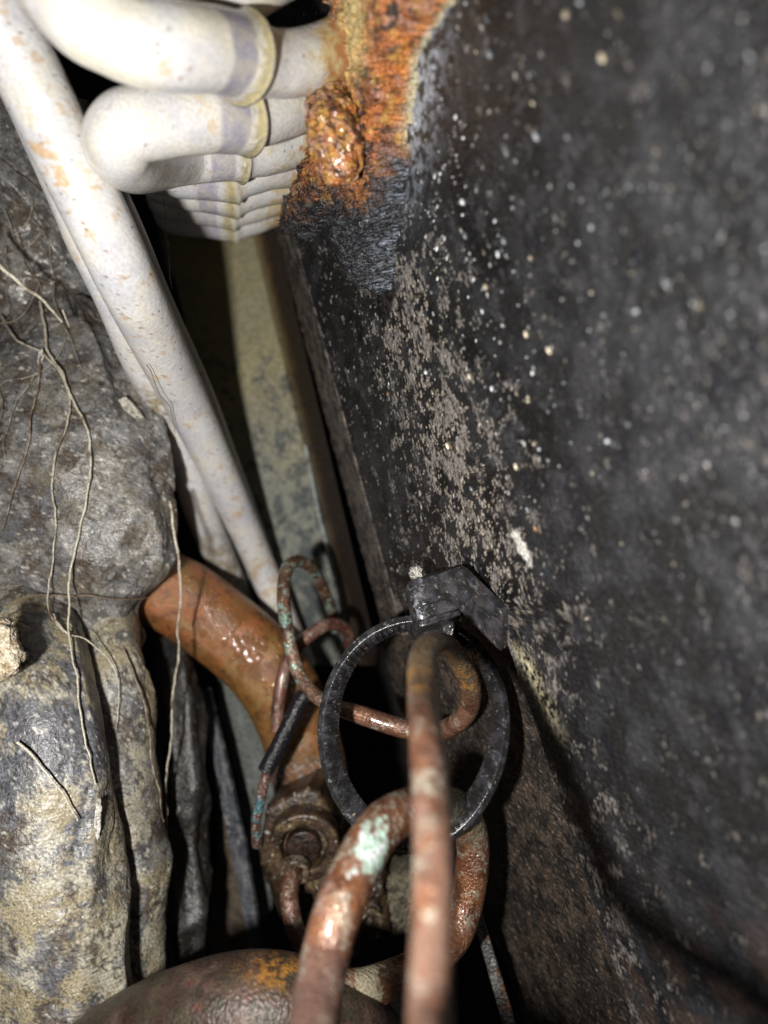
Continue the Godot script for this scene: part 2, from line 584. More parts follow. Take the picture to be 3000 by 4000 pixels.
		return c
	var ch := obj("back_channel", grid(120, 320, bf, bp, false, true), soft(mat(0.75, 0.0, 0.0, 40.0, 0.0, 0.3)))
	tag(ch, "dim olive back channel with black mould spots between white pipes and wall", "channel", "", "structure")
	var rib := route([[1192, 1740, 205], [1235, 1960, 207], [1292, 2200, 210], [1345, 2420, 212]], 1.0)
	obj("rib", tube(rib, func(_s, _t): return 0.55, func(_s, _t, p): return col(0.34, 0.37, 0.36).lerp(col(0.1, 0.1, 0.1), sm(0.0, 0.4, n(p, 0.3))), 12), mat(0.4), ch)

# ---------------------------------------------------------------- the coil's return bends
func bend(pts: Array, keels: Array, radius: float, label: String, seed_at: Vector3, warm: float, step := 0.32, thin_after := 1.0) -> void:
	var r := route(pts, step)
	var count: int = r.c.size() - 1
	var sks := []
	for kp in keels:
		var s0 := s_near(r, kp.x, kp.y)
		var t0: Vector3 = r.t[clampi(int(s0 / r.long * count), 0, count)]
		sks.append([s0, signf(t0.x)])
	var main: float = sks[0][0]
	var o := thing("return_bend", label, "pipe bend", at(pts[0][0], pts[0][1], pts[0][2]), "white return bends of the coil")
	var rad := func(s: float, th: float) -> float:
		var k := lerpf(1.0, thin_after, sm(main, main + 6.0, s))
		for q in sks:
			var e: float = s - q[0]
			k += 0.24 * exp(-absf(e) / (1.5 if e * q[1] < 0.0 else 0.55)) - 0.06 * exp(-pow(e / 3.0, 2.0))
		return radius * k + 0.08 * na.get_noise_3d(s * 0.2, th * 1.3 + seed_at.x, 3.0) + 0.02 * na.get_noise_3d(s * 1.2, th * 5.0, seed_at.x)
	var paint := func(s: float, _th: float, p: Vector3) -> Color:
		var q := p + seed_at
		var c := white_paint(q).lerp(col(0.70, 0.66, 0.54), warm * sm(-0.4, 0.3, n(q, 0.10)))
		var wob := 0.4 * n(q, 0.3)
		for sk in sks:
			var e: float = (sk[0] - s) * sk[1]       # positive on the left of the ridge
			var band := sm(2.2 + wob, 2.8 + wob, e) * sm(6.6 + wob, 6.0 + wob, e)
			c = c.lerp(col(0.30, 0.29, 0.36).lerp(col(0.40, 0.37, 0.36), sm(-0.2, 0.3, n(q, 0.35))), 0.85 * band)
			c = c.lerp(col(0.38, 0.31, 0.11).lerp(col(0.24, 0.20, 0.10), sm(-0.1, 0.3, n(q, 0.9))), 0.85 * sm(-0.1, 0.25, e) * sm(2.2 + 2.0 * n(q, 0.8), 0.6, e))
			c = c.lerp(col(0.60, 0.55, 0.42), 0.6 * exp(-pow((e + 0.2) / 0.5, 2.0)))
			c = c.lerp(col(0.50, 0.36, 0.18), 0.5 * sm(0.2, 0.45, n(q + Vector3(44, 0, 0), 0.2) + 0.3 * n(q, 1.0)) * sm(8.0, 11.0, -e))
		# rust that has crept onto the pipe where it meets the crust
		var px := seen(p)
		var near := px.x - crust_left(px.y) + 90.0
		c = c.lerp(col(0.50, 0.36, 0.12), 0.75 * sm(-40.0, 60.0, near + 110.0 * n(q, 0.35) + 50.0 * n(q, 1.2)))
		return c.lerp(col(0.36, 0.13, 0.04), 0.85 * sm(30.0, 85.0, near + 90.0 * n(q + Vector3(7, 0, 0), 0.4) + 40.0 * n(q, 1.4)))
	obj("bend_tube", tube(r, rad, paint, 72), soft(mat(0.36, 0.0, 0.004, 120.0, 0.2)), o)
	# the bead of old glue along each ridge
	for sk in sks:
		var i := clampi(int(sk[0] / r.long * count), 0, count)
		var loop := []
		for k in 33:
			var th := TAU * k / 32.0
			loop.append(r.c[i] - r.t[i] * (0.55 * sk[1]) + (r.a[i] * cos(th) + r.b[i] * sin(th)) * (radius * 1.0))
		var bead := route(loop, 0.3)
		obj("glue_bead", tube(bead, func(s, t): return 0.11 + 0.22 * na.get_noise_3d(s * 0.9, t, seed_at.x), func(_s, _t, p): return col(0.42, 0.35, 0.15).lerp(col(0.26, 0.22, 0.09), sm(-0.1, 0.3, n(p + seed_at, 0.6))), 10), mat(0.25, 0.0, 0.006, 120.0, 0.4), o)

func build_coil() -> void:
	bend([[1480, -330, 108], [1250, -235, 109], [1080, -150, 105], [900, -62, 101], [700, -75, 97], [480, -200, 92], [300, -400, 89], [170, -400, 87], [150, -270, 87], [215, -90, 88], [320, 50, 89], [420, 112, 90], [565, 168, 91], [715, 188, 93], [860, 202, 97], [1000, 238, 102], [1130, 250, 106], [1280, 212, 110], [1400, 135, 112], [1480, 50, 113]], [Vector2(955, 215)], 4.95, "largest white return bend at the top with a dark hole between its legs", Vector3.ZERO, 0.75, 0.32, 0.86)
	bend([[1280, 500, 146], [1150, 545, 142], [1000, 580, 138], [865, 592, 135], [720, 604, 132], [600, 620, 124], [510, 618, 114], [462, 566, 107], [497, 500, 104.5], [600, 474, 105], [800, 455, 108], [940, 453, 112], [1100, 410, 117], [1280, 350, 123]], [Vector2(946, 455), Vector2(931, 592)], 4.9, "second white return bend, its rounded end against the thick white pipe", Vector3(100, 0, 0), 0.3)
	# the front of the tube behind it carries a ridge of its own
	bend([[1290, 585, 168], [1100, 630, 164], [800, 660, 160], [640, 655, 156], [570, 640, 150], [600, 650, 147], [700, 668, 146.5], [800, 676, 146.5], [905, 680, 147], [1030, 640, 148], [1150, 625, 151], [1290, 590, 156]], [Vector2(908, 680)], 4.9, "third white return bend, a narrow curved strip under the second bend", Vector3(200, 0, 0), 0.1, 0.45)
	bend([[1250, 655, 178], [1000, 690, 174], [760, 715, 170], [650, 700, 163], [640, 702, 159], [720, 724, 157], [800, 732, 156.5], [908, 745, 157], [1000, 715, 158], [1100, 695, 160], [1250, 660, 164]], [Vector2(908, 745)], 4.9, "fourth white return bend, stained tan right of its ridge", Vector3(300, 0, 0), 0.1, 0.45)
	bend([[1200, 740, 190], [1000, 760, 184], [780, 775, 178], [670, 770, 172], [672, 774, 168], [740, 784, 166], [800, 790, 165.5], [908, 798, 166], [1000, 772, 167], [1080, 750, 169], [1200, 720, 172]], [Vector2(908, 798)], 4.9, "fifth white return bend, second from the bottom of the stack", Vector3(400, 0, 0), 0.1, 0.5)
	bend([[1180, 800, 200], [1000, 815, 192], [780, 830, 186], [690, 826, 181], [690, 832, 177], [740, 838, 175], [800, 842, 174.5], [905, 852, 175], [980, 832, 176], [1060, 800, 178], [1180, 775, 180]], [Vector2(908, 852)], 4.9, "lowest white return bend, above the dim olive channel", Vector3(500, 0, 0), 0.1, 0.5)

# ---------------------------------------------------------------- white pipes
func build_white_pipes() -> void:
	var m := soft(mat(0.45, 0.0, 0.004, 110.0, 0.08))
	var grouped := "white pipes running down from upper left"
	base = at(1030, 2290, 209)
	var r := route([[-140, -230, 97], [-30, 0, 101], [120, 307, 106], [318, 717, 113], [415, 920, 117], [515, 1135, 125], [635, 1380, 142], [745, 1605, 160], [890, 1919, 181], [1015, 2200, 198], [1090, 2380, 203], [1180, 2600, 212]], 0.35)
	var a := obj("white_pipe", tube(r, func(s, t): return lerpf(4.8, 3.85, sm(0.3, 0.85, s / r.long)) + 0.04 * na.get_noise_3d(s * 0.3, t * 2.0, 0.0), func(s, t, p):
		var c := white_paint(p + Vector3(17, 3, 40))
		var e := seen(p) - Vector2(420, 930)
		var low := sm(1900.0, 2250.0, seen(p).y)
		c = c.lerp(col(0.44, 0.29, 0.15), 0.6 * sm(0.40, 0.56, n(p + Vector3(0, 8, 8), 0.25) + 0.35 * n(p, 1.1) + 0.24 * low))
		var st := seen(p) - Vector2(215, 640)
		return c.lerp(col(0.52, 0.34, 0.16), 0.75 * sm(0.55, 0.25, pow((st.x - st.y * 0.55) / 75.0, 2.0) + pow(st.y / 120.0, 2.0) - 1.3 * n(p, 0.4) - 0.6 * n(p, 1.4))), 72), m)
	tag(a, "thickest white pipe, stained tan, crossing from the top left corner", "pipe", grouped)
	base = at(853, 2230, 214)
	r = route([[120, 380, 120], [215, 600, 124], [300, 800, 127], [355, 939, 130], [465, 1174, 138], [562, 1417, 152], [683, 1644, 168], [774, 1958, 184], [858, 2169, 200], [905, 2290, 208], [990, 2520, 218]], 0.4)
	var b := obj("white_pipe", tube(r, func(s, t): return 4.15 + 0.04 * na.get_noise_3d(s * 0.3, t * 2.0, 9.0), func(s, t, p):
		var c := white_paint(p + Vector3(80, 33, 4))
		var q := seen(p)
		var dirt := exp(-pow((q.y - 1590.0) / 75.0, 2.0)) * 0.9 + sm(2000.0, 2200.0, q.y) * 0.8
		return c.lerp(col(0.34, 0.27, 0.15).lerp(col(0.15, 0.12, 0.07), sm(-0.1, 0.3, n(p, 0.8))), dirt * sm(-0.25, 0.25, n(p, 0.3) + 0.5 * n(p, 1.0) + 0.1)), 60), m)
	tag(b, "white pipe just left of the thickest one, dirty olive at its middle", "pipe", grouped)
	base = at(1000, 2200, 224)
	r = route([[250, 420, 124], [350, 640, 129], [472, 900, 135], [590, 1174, 146], [737, 1487, 162], [805, 1644, 174], [885, 1850, 190], [1010, 2170, 212]], 0.6)
	var c3 := obj("white_pipe", tube(r, func(_s, _t): return 4.0, func(_s, _t, p): return white_paint(p + Vector3(8, 63, 4)) * 0.62, 48), m)  # same white paint darkened: the thickest pipe's shade is put into the colour
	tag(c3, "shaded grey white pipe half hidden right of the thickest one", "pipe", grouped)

# ---------------------------------------------------------------- rusty crust on the wall at the top
func crust_left(v: float) -> float:
	if v < 330.0: return 1335.0
	if v < 640.0: return lerpf(1335.0, 1225.0, (v - 330.0) / 310.0)
	if v < 860.0: return lerpf(1225.0, 1130.0, (v - 640.0) / 220.0)
	return 1190.0 + (v - 950.0) * 0.272 + 60.0 * sm(860.0, 950.0, v) - 36.0

func build_crust() -> void:
	base = at(1500, 1150, 128)
	var inside := func(u: float, v: float) -> float:
		# how far inside the crust, in photo pixels
		var right := 1790.0 - 0.62 * v if v < 230.0 else (1647.0 - 0.10 * (v - 230.0))
		if v > 640.0: right = minf(right, 1606.0 - 0.07 * (v - 640.0))
		var left: float = crust_left(v)
		var lobe := 1160.0 - pow(absf(u - 1490.0) / 95.0, 2.4) * 190.0 if absf(u - 1490.0) < 320.0 else -400.0
		var bottom := maxf(lobe, lerpf(1010.0, 760.0, clampf((u - 1180.0) / 200.0, 0.0, 1.0)))
		return minf(minf(right - u, bottom - v), u - left)
	var f := func(x: float, y: float) -> Vector3:
		var v := lerpf(-220.0, 1260.0, y)
		var u := lerpf(crust_left(v) - 30.0, 1860.0, x)
		var p := at(u, v, wall_depth(u, v))
		var inn: float = inside.call(u, v) + 26.0 * n(p, 0.35) + 14.0 * n(p, 1.1)
		var h := -1.2 + 6.0 * sm(-6.0, 70.0, inn)
		var k := sm(0.0, 60.0, inn)
		h += k * (1.5 * n(p, 0.16) + 0.85 * n(p, 0.5) + 0.35 * n(p, 1.6) + 0.15 * n(p, 3.5))
		return p + wall_n * h
	var paint := func(_x: float, _y: float, p: Vector3) -> Color:
		var s := seen(p)
		var c := rust(p)
		c = c.lerp(col(0.62, 0.50, 0.22), 0.8 * exp(-pow((s.x - 1375.0 - 30.0 * n(p, 0.4)) / 50.0, 2.0)) * (1.0 - sm(150.0, 420.0, s.y)))
		# soot and mould take over lower down and along the left
		var low := sm(470.0, 800.0, s.y + 130.0 * n(p, 0.25) + 60.0 * n(p, 0.9) + 0.35 * (s.x - 1450.0))
		var black := col(0.018, 0.018, 0.02).lerp(col(0.075, 0.082, 0.10), sm(0.15, 0.5, n(p, 1.3) + 0.5 * n(p, 3.0)))
		black = black.lerp(col(0.30, 0.34, 0.42), 0.85 * sm(0.08, 0.42, n(p, 1.7) + 0.5 * n(p, 3.4)) * sm(-110.0, 40.0, s.x - 1500.0))  # blue white sparkle on the lobe, painted into the colour
		c = c.lerp(black, low)
		c = c.lerp(col(0.42, 0.17, 0.05), 0.9 * sm(0.1, 0.4, n(p + Vector3(7, 0, 0), 0.8) + 0.25) * exp(-pow((s.x - 1400.0) / 45.0, 2.0)) * sm(600.0, 700.0, s.y) * (1.0 - sm(760.0, 860.0, s.y)))
		# bright orange and salty rim on the right
		var right := 1790.0 - 0.62 * s.y if s.y < 230.0 else (1647.0 - 0.10 * (s.y - 230.0))
		c = c.lerp(col(0.75, 0.26, 0.04), 0.85 * exp(-pow((right - s.x - 70.0) / 34.0, 2.0)) * (1.0 - sm(420.0, 560.0, s.y)) * sm(-0.2, 0.2, n(p, 0.4)))
		c = c.lerp(col(0.62, 0.60, 0.42), 0.85 * exp(-pow((right - s.x - 18.0) / 26.0, 2.0)) * (1.0 - sm(500.0, 640.0, s.y)))
		return c
	var o := obj("rusty_crust", grid(260, 430, f, paint, false, true), mat(0.48, 0.0, 0.05, 110.0, 0.10))
	tag(o, "thick orange and black rust crust tapering down the black wall", "rust")

	# the wet lump of rust in front of it
	base = at(1320, 690, 116)
	var r := route([[1282, 360, 112], [1290, 430, 110.5], [1308, 520, 110], [1322, 610, 110.5], [1338, 705, 112.5]], 0.12)
	var lump := tube(r, func(s, t):
		var k: float = s / r.long
		var w: float = 4.3 * pow(sin(PI * clampf(0.10 + 0.84 * k, 0.0, 1.0)), 0.38) * (0.86 + 0.12 * k)
		return w + 0.75 * na.get_noise_3d(cos(t) * 1.5, sin(t) * 1.5, s * 0.35) + 0.32 * na.get_noise_3d(cos(t) * 4.0, sin(t) * 4.0, s * 1.1) + 0.14 * na.get_noise_3d(cos(t) * 9.0, sin(t) * 9.0, s * 2.6),
		func(s, t, p):
			var c := rust(p + Vector3(31, 5, 0)).lerp(col(0.56, 0.33, 0.20), 0.75 * sm(0.0, 0.3, n(p + Vector3(4, 4, 4), 0.4)))
			c = c.lerp(col(0.55, 0.30, 0.05), 0.6 * sm(0.05, 0.3, n(p, 0.5)))
			return c.lerp(col(0.10, 0.035, 0.015), 0.85 * sm(0.0, 0.3, n(p + Vector3(9, 0, 1), 0.6)) * (1.0 - 0.6 * sm(0.75, 0.95, s / r.long))), 90)
	tag(obj("rust_lump", lump, mat(0.16, 0.0, 0.03, 140.0, 0.7)), "wet glistening rust lump hanging beside the white bends", "rust lump")

# ---------------------------------------------------------------- wrapped bundles at the left
func wrap_paint(p: Vector3, ochre: float, blue: float) -> Color:
	var warp := p + Vector3(n(p, 0.25), n(p + Vector3(40, 0, 0), 0.25), n(p + Vector3(0, 40, 0), 0.25)) * 2.2
	var fine := 0.40 * n(Vector3(warp.x, warp.y * 0.45, warp.z), 0.8) + 0.36 * n(Vector3(p.x, p.y * 0.5, p.z), 2.2) + 0.22 * n(p, 4.5)
	var c := col(0.10, 0.098, 0.097).lerp(col(0.23, 0.225, 0.22), sm(-0.3, 0.35, n(warp, 0.16) + fine))
	c = c.lerp(col(0.085, 0.062, 0.045), 0.8 * sm(0.10, 0.22, n(warp + Vector3(0, 30, 0), 0.10) + fine))
	c = c.lerp(col(0.33, 0.28, 0.175).lerp(col(0.46, 0.43, 0.34), sm(-0.1, 0.35, n(p + Vector3(0, 5, 0), 0.1) + 0.5 * fine)), ochre * sm(0.12 - 0.42 * ochre, 0.48 - 0.42 * ochre, n(warp + Vector3(60, 0, 0), 0.085) + fine))
	if blue > 0.01:
		c = c.lerp(col(0.045, 0.048, 0.060).lerp(col(0.15, 0.155, 0.178), sm(-0.25, 0.45, fine * 1.3)), 0.95 * sm(0.58 - 0.6 * blue, 0.72 - 0.6 * blue, n(warp + Vector3(0, 0, 25), 0.075) + 0.9 * fine))
	c = c.lerp(col(0.55, 0.53, 0.48), 0.8 * sm(0.44, 0.56, n(p + Vector3(2, 2, 70), 0.55) + 0.8 * fine))
	c = c.lerp(col(0.05, 0.034, 0.024), 0.8 * sm(0.90, 0.97, nk.get_noise_3dv(warp * 0.055)))
	return c.lerp(col(0.02, 0.017, 0.014), 0.75 * sm(0.93, 0.985, nk.get_noise_3dv((warp + Vector3(33, 0, 0)) * 0.12)))

func bundle(called: String, label: String, category: String, pts: Array, width: Callable, flat: float, ochre: float, blue: float, crumple: float, m: Material, seg := 210, step := 0.42, dim := 1.0, pinch := func(_k, _t): return 0.0) -> void:
	base = at(pts[-1][0], pts[-1][1], pts[-1][2])
	var r := route(pts, step)
	var shift := Vector3(pts[0][0], pts[0][1], 0) * 0.13
	var rad := func(s: float, th: float) -> float:
		var w: float = width.call(s / r.long, th)
		var q := Vector3(cos(th) * w * 0.8, sin(th) * w * 0.8, s) + shift
		var fold := ridge(q, 0.045)
		w *= 1.0 - pinch.call(s / r.long, th)
		return w + crumple * (1.2 * n(q, 0.045) - 0.5 * sm(0.6, 0.95, fold) + 1.3 * nk.get_noise_3dv(Vector3(q.x * 0.06, q.y * 0.06, q.z * 0.03)) - 0.15 * sm(0.8, 1.0, nk.get_noise_3dv(q * 0.11)) + 0.10 * nk.get_noise_3dv(q * 0.26)) + 0.025 * n(q, 0.9) + 0.02 * n(q, 2.6)
	var paint := func(s: float, th: float, p: Vector3) -> Color:
		return wrap_paint(p + shift, ochre, (blue if called != "stained_wrap" else blue * (0.30 + 1.15 * exp(-pow((seen(p).y - 2950.0) / 330.0, 2.0)) * sm(480.0, 330.0, seen(p).x)))) * dim
	tag(obj(called, tube(r, rad, paint, seg, flat, true, true), m), label, category)

func build_wraps() -> void:
	var foil := mat(0.42, 0.0, 0.008, 100.0, 0.08)
	var m := mat(0.54, 0.0, 0.010, 100.0, 0.0, 0.5)
	bundle("crumpled_wrap", "crumpled dark foil wrap behind the white pipes at upper left", "pipe wrap", [[20, 180, 172], [40, 450, 168], [90, 800, 170], [160, 1200, 176], [300, 1650, 184]],
		func(k, _t): return 13.5 * pow(sin(PI * clampf(0.12 + 0.76 * k, 0.0, 1.0)), 0.4), 0.7, 0.15, 0.0, 2.6, foil, 220, 0.42)
	bundle("pipe_wrap", "grey cracked tape wrap bulging at the middle left, copper elbow leaving it", "pipe wrap", [[60, 1310, 176], [140, 1420, 170], [200, 1620, 165], [235, 1900, 163], [255, 2200, 163], [250, 2420, 166], [240, 2640, 175]],
		func(k, t): return 24.0 * pow(sin(PI * clampf(0.09 + 0.82 * k, 0.0, 1.0)), 0.55), 0.55, 0.22, 0.14, 1.45, m, 260, 0.34, 1.0,
		func(k, t): return (0.5 - 0.5 * cos(t)) * (0.30 * exp(-pow((k - 0.75) / 0.06, 2.0)) + 0.10 * sm(0.8, 0.9, k)))
	bundle("stained_wrap", "ochre and blue black stained wrap filling the lower left corner", "pipe wrap", [[40, 2400, 160], [65, 2560, 150], [85, 2700, 144], [110, 2900, 140], [140, 3250, 138], [170, 3650, 136], [190, 4000, 135], [200, 4400, 135]],
		func(k, _t): return 16.0 * pow(sin(PI * clampf(0.13 + 0.60 * k, 0.0, 1.0)), 0.42), 0.75, 0.88, 0.95, 0.8, m, 230, 0.36)
	bundle("wrinkled_wrap", "narrow olive brown wrinkled wrap between the stained wrap and black flaps", "pipe wrap", [[400, 2380, 166], [425, 2600, 157], [458, 2900, 153.5], [488, 3300, 151.5], [502, 3700, 149.5], [495, 4100, 148]],
		func(k, _t): return 7.8 * pow(sin(PI * clampf(0.14 + 0.66 * k, 0.0, 1.0)), 0.45), 1.0, 0.75, 0.25, 0.9, m, 150, 0.36)
	bundle("black_flap", "dark creased flap hanging under the copper elbow at left", "flap", [[670, 2500, 186], [690, 2700, 180], [708, 3100, 176], [722, 3500, 172], [735, 3950, 168]],
		func(k, t): return (5.3 + 0.6 * sin(5.0 * t + 3.0 * k)) * pow(sin(PI * clampf(0.12 + 0.7 * k, 0.0, 1.0)), 0.4), 0.9, 0.12, 0.1, 1.0, m, 120, 0.5, 0.22)

	# a pale flake of old plaster at the left edge
	base = at(0, 2660, 116)
	var fl := plate([[-60, 2420], [5, 2440], [28, 2480], [40, 2530], [62, 2560], [58, 2600], [40, 2630], [0, 2665], [-60, 2680]], func(u, v): return 120.0, Vector3(0, 0, -3.5), 0.7,
		func(p): return col(0.62, 0.55, 0.42).lerp(col(0.35, 0.26, 0.14), sm(0.0, 0.4, n(p, 0.4) + 0.3 * n(p, 1.5))), 120, 0.9, 0.35)
	tag(obj("pale_flake", fl, mat(0.7, 0.0, 0.05, 100.0)), "cream coloured flake at the left edge of the grey wrap", "flake")

# ---------------------------------------------------------------- copper
func build_copper() -> void:
	# the thick elbow
	base = at(1230, 3200, 192)
	var r := route([[480, 2250, 178], [600, 2288, 182], [720, 2345, 184], [850, 2440, 185], [970, 2540, 186], [1060, 2640, 186], [1130, 2760, 187], [1182, 2900, 188], [1215, 3060, 190], [1230, 3220, 192]], 0.3)
	var e := obj("copper_elbow", tube(r, func(s, t): return 9.5 + 0.06 * na.get_noise_3d(s * 0.2, t, 1.0) + 0.02 * na.get_noise_3d(s, t * 6.0, 1.0), func(s, t, p):
		var c := col(0.36, 0.135, 0.045).lerp(col(0.33, 0.165, 0.045), sm(0.2, 0.55, s / r.long))
		c = c.lerp(col(0.47, 0.16, 0.065), 0.6 * sm(0.0, 0.35, n(p, 0.10) + 0.3 * n(p, 0.5)))
		c = c.lerp(col(0.19, 0.085, 0.032), 0.7 * sm(-0.05, 0.35, n(p + Vector3(20, 0, 0), 0.12) + 0.35 * n(p, 0.5) + 0.2 * n(p, 2.0)))
		c = c.lerp(col(0.33, 0.21, 0.07), 0.55 * sm(0.1, 0.4, n(p + Vector3(0, 20, 0), 0.13) + 0.4 * n(p, 0.7) + 0.2 * n(p, 2.2)))
		c = c.lerp(col(0.06, 0.032, 0.022), 0.7 * sm(0.36, 0.52, n(p + Vector3(0, 0, 20), 0.3) + 0.5 * n(p, 1.2)))
		var low := sm(2850.0, 3080.0, seen(p).y)
		c = c.lerp(col(0.12, 0.045, 0.03), 0.75 * low)
		return c.lerp(col(0.62, 0.58, 0.54), 0.9 * low * sm(0.18, 0.3, n(p, 1.3))), 96), mat(0.27, 0.1, 0.024, 150.0, 0.0, 0.75))
	tag(e, "thick orange brown copper elbow curving down from the grey wrap", "copper pipe")

	# beads of water on it: too many to count
	var bead := SphereMesh.new()
	bead.radius = 0.0005; bead.height = 0.0010; bead.radial_segments = 14; bead.rings = 8
	var wm := MultiMesh.new()
	wm.transform_format = MultiMesh.TRANSFORM_3D
	wm.mesh = bead
	wm.instance_count = 230
	for q in 230:
		var k := int(lerpf(0.22, 0.97, pow(rng.randf(), 0.8)) * (r.c.size() - 1))
		var side: Vector3 = r.a[k]
		var out := (Vector3(0, 0, 1) - (r.t[k] as Vector3) * (r.t[k] as Vector3).z).normalized()
		var th := rng.randfn(-0.25, 0.42) * (-1.0 if side.x > 0.0 else 1.0)
		var nm: Vector3 = (out * cos(th) + side * sin(th)).normalized()
		var size := 0.7 + 1.7 * pow(rng.randf(), 2.0)
		var bs := Basis.looking_at(nm, Vector3(0.1, 1, 0.2)).scaled_local(Vector3(size, size * rng.randf_range(0.8, 1.6), size * 0.26))
		wm.set_instance_transform(q, Transform3D(bs, ((r.c[k] as Vector3) + nm * 9.56 - base) * 0.001))
	var drops := MultiMeshInstance3D.new()
	drops.name = "water_beads"
	drops.multimesh = wm
	var dm := StandardMaterial3D.new()
	dm.albedo_color = col(0.20, 0.09, 0.035).linear_to_srgb()
	dm.roughness = 0.02
	dm.metallic_specular = 0.7
	drops.material_override = dm
	drops.set_meta("kind", "stuff")
	e.add_child(drops, true)

	# the fat pipe along the bottom
	base = at(1000, 4300, 112)
	r = route([[100, 4420, 132], [280, 4250, 125], [500, 4095, 118], [750, 3988, 114], [1000, 3942, 112], [1250, 3995, 114], [1420, 4130, 119], [1520, 4350, 126]], 0.3)
	var big := obj("copper_bend", tube(r, func(s, t): return 7.75 + 0.06 * na.get_noise_3d(s * 0.2, t, 5.0), func(s, t, p):
		var c := copper(p + Vector3(50, 0, 0), col(0.06, 0.036, 0.03), col(0.105, 0.057, 0.043), 0.10, 0.05)
		c = c.lerp(col(0.26, 0.085, 0.065), 0.8 * sm(0.40, 0.50, n(p + Vector3(4, 9, 0), 0.30)))
		c = c.lerp(col(0.09, 0.10, 0.06), 0.5 * sm(0.0, 0.3, n(p + Vector3(0, 90, 0), 0.15)))
		c = c.lerp(col(0.036, 0.024, 0.017), 0.65)
		var q := seen(p) - Vector2(1080, 3790)
		return c.lerp(col(0.48, 0.22, 0.04), 0.8 * exp(-pow(q.x / 110.0, 2.0) - pow(q.y / 70.0, 2.0)) * sm(-0.2, 0.2, n(p, 0.6))), 96), mat(0.50, 0.1, 0.016, 120.0, 0.0))
	tag(big, "fat dark copper bend arching along the bottom edge", "copper pipe")

	# the loop: up from below, over, down and back
	base = at(1227, 4000, 92)
	r = route([[1010, 5000, 44], [1120, 4420, 66], [1225, 4000, 80], [1270, 3744, 87], [1332, 3530, 90], [1430, 3315, 95], [1510, 3212, 99], [1611, 3160, 105], [1713, 3145, 116], [1790, 3165, 127], [1838, 3250, 133], [1845, 3373, 134], [1820, 3533, 134], [1765, 3670, 131], [1640, 3775, 126], [1544, 3822, 122], [1434, 3860, 118], [1340, 3868, 115], [1240, 3860, 113]], 0.26)
	var loop := obj("copper_loop", tube(r, func(s, t): return lerpf(2.5, 2.95, sm(20.0, 60.0, s)) + 0.05 * na.get_noise_3d(s * 0.4, t, 2.0), func(s, t, p):
		var q := seen(p)
		var c := copper(p, col(0.15, 0.062, 0.035), col(0.25, 0.105, 0.048), 0.5, 0.05)
		c = c.lerp(col(0.24, 0.16, 0.14), 0.5 * sm(3500.0, 3900.0, q.y) * (1.0 - sm(1300.0, 1400.0, q.x)))
		var g := exp(-pow((q.x - 1450.0) / 75.0, 2.0) - pow((q.y - 3310.0) / 110.0, 2.0))
		c = c.lerp(col(0.50, 0.68, 0.58).lerp(col(0.74, 0.78, 0.78), sm(0.0, 0.3, n(p, 0.4))), sm(0.42, 0.66, g + 0.55 * n(p, 0.45) + 0.40 * n(p, 1.3)))
		var pale := sm(1700.0, 1790.0, q.x) * (1.0 - sm(3200.0, 3330.0, q.y))
		c = c.lerp(col(0.46, 0.46, 0.34), 0.85 * pale * sm(-0.3, 0.1, n(p, 0.5)))
		var w := exp(-pow((q.x - 1435.0) / 55.0, 2.0)) * sm(3700.0, 3780.0, q.y)
		return c.lerp(col(0.62, 0.56, 0.40), 0.9 * sm(0.3, 0.6, w + 0.6 * n(p, 0.7))), 64), mat(0.34, 0.25, 0.02, 110.0, 0.25))
	tag(loop, "thicker copper loop with a mint green patch, left of the upright tube", "copper tube")

	# the upright tube nearest the lens that turns over and winds away to the left
	base = at(1680, 4000, 56)
	r = route([[1705, 5400, 31], [1698, 4700, 38], [1690, 4300, 47], [1679, 4000, 56], [1684, 3750, 61], [1694, 3400, 67], [1684, 3130, 73], [1666, 2900, 80], [1648, 2700, 93], [1650, 2575, 100], [1690, 2515, 107], [1750, 2530, 120], [1805, 2600, 127], [1838, 2690, 132], [1825, 2775, 137], [1768, 2836, 142], [1680, 2860, 146], [1560, 2842, 148], [1450, 2806, 149], [1375, 2782, 150], [1300, 2757, 151], [1230, 2715, 152], [1172, 2640, 154], [1138, 2540, 156], [1117, 2430, 158], [1107, 2320, 161], [1120, 2225, 165], [1163, 2192, 170], [1215, 2218, 176], [1258, 2290, 182], [1290, 2370, 188], [1312, 2460, 194]], 0.24)
	var s_cut := s_near(r, 1335, 2768)
	var up := obj("copper_tube", tube(r, func(s, t): return lerpf(lerpf(1.62, 1.86, sm(18.0, 45.0, s)), 1.42, sm(s_cut - 6.0, s_cut + 4.0, s)) + 0.04 * na.get_noise_3d(s * 0.5, t, 4.0), func(s, t, p):
		var q := seen(p)
		var past := sm(s_cut - 4.0, s_cut + 14.0, s)
		var c := copper(p + Vector3(0, 12, 0), col(0.17, 0.08, 0.052), col(0.28, 0.135, 0.08), 0.65, 0.0)
		c = c.lerp(col(0.28, 0.18, 0.145), 0.6 * sm(2950.0, 3300.0, q.y) * sm(-0.3, 0.3, n(p, 0.2)))
		var crown := (1.0 - sm(2650.0, 2780.0, q.y)) * (1.0 - past)
		c = c.lerp(col(0.17, 0.125, 0.075), 0.75 * crown)
		c = c.lerp(col(0.52, 0.26, 0.07), 0.8 * exp(-pow((q.y - 2660.0) / 45.0, 2.0)) * (1.0 - past) * sm(-0.2, 0.2, n(p, 0.4)))
		var away := copper(p + Vector3(70, 12, 0), col(0.11, 0.065, 0.045), col(0.20, 0.10, 0.06), 0.55, 0.85)
		return c.lerp(away, past), 56), mat(0.30, 0.3, 0.02, 120.0, 0.5))
	tag(up, "upright copper tube nearest the lens, winding back through the black tie", "copper tube")

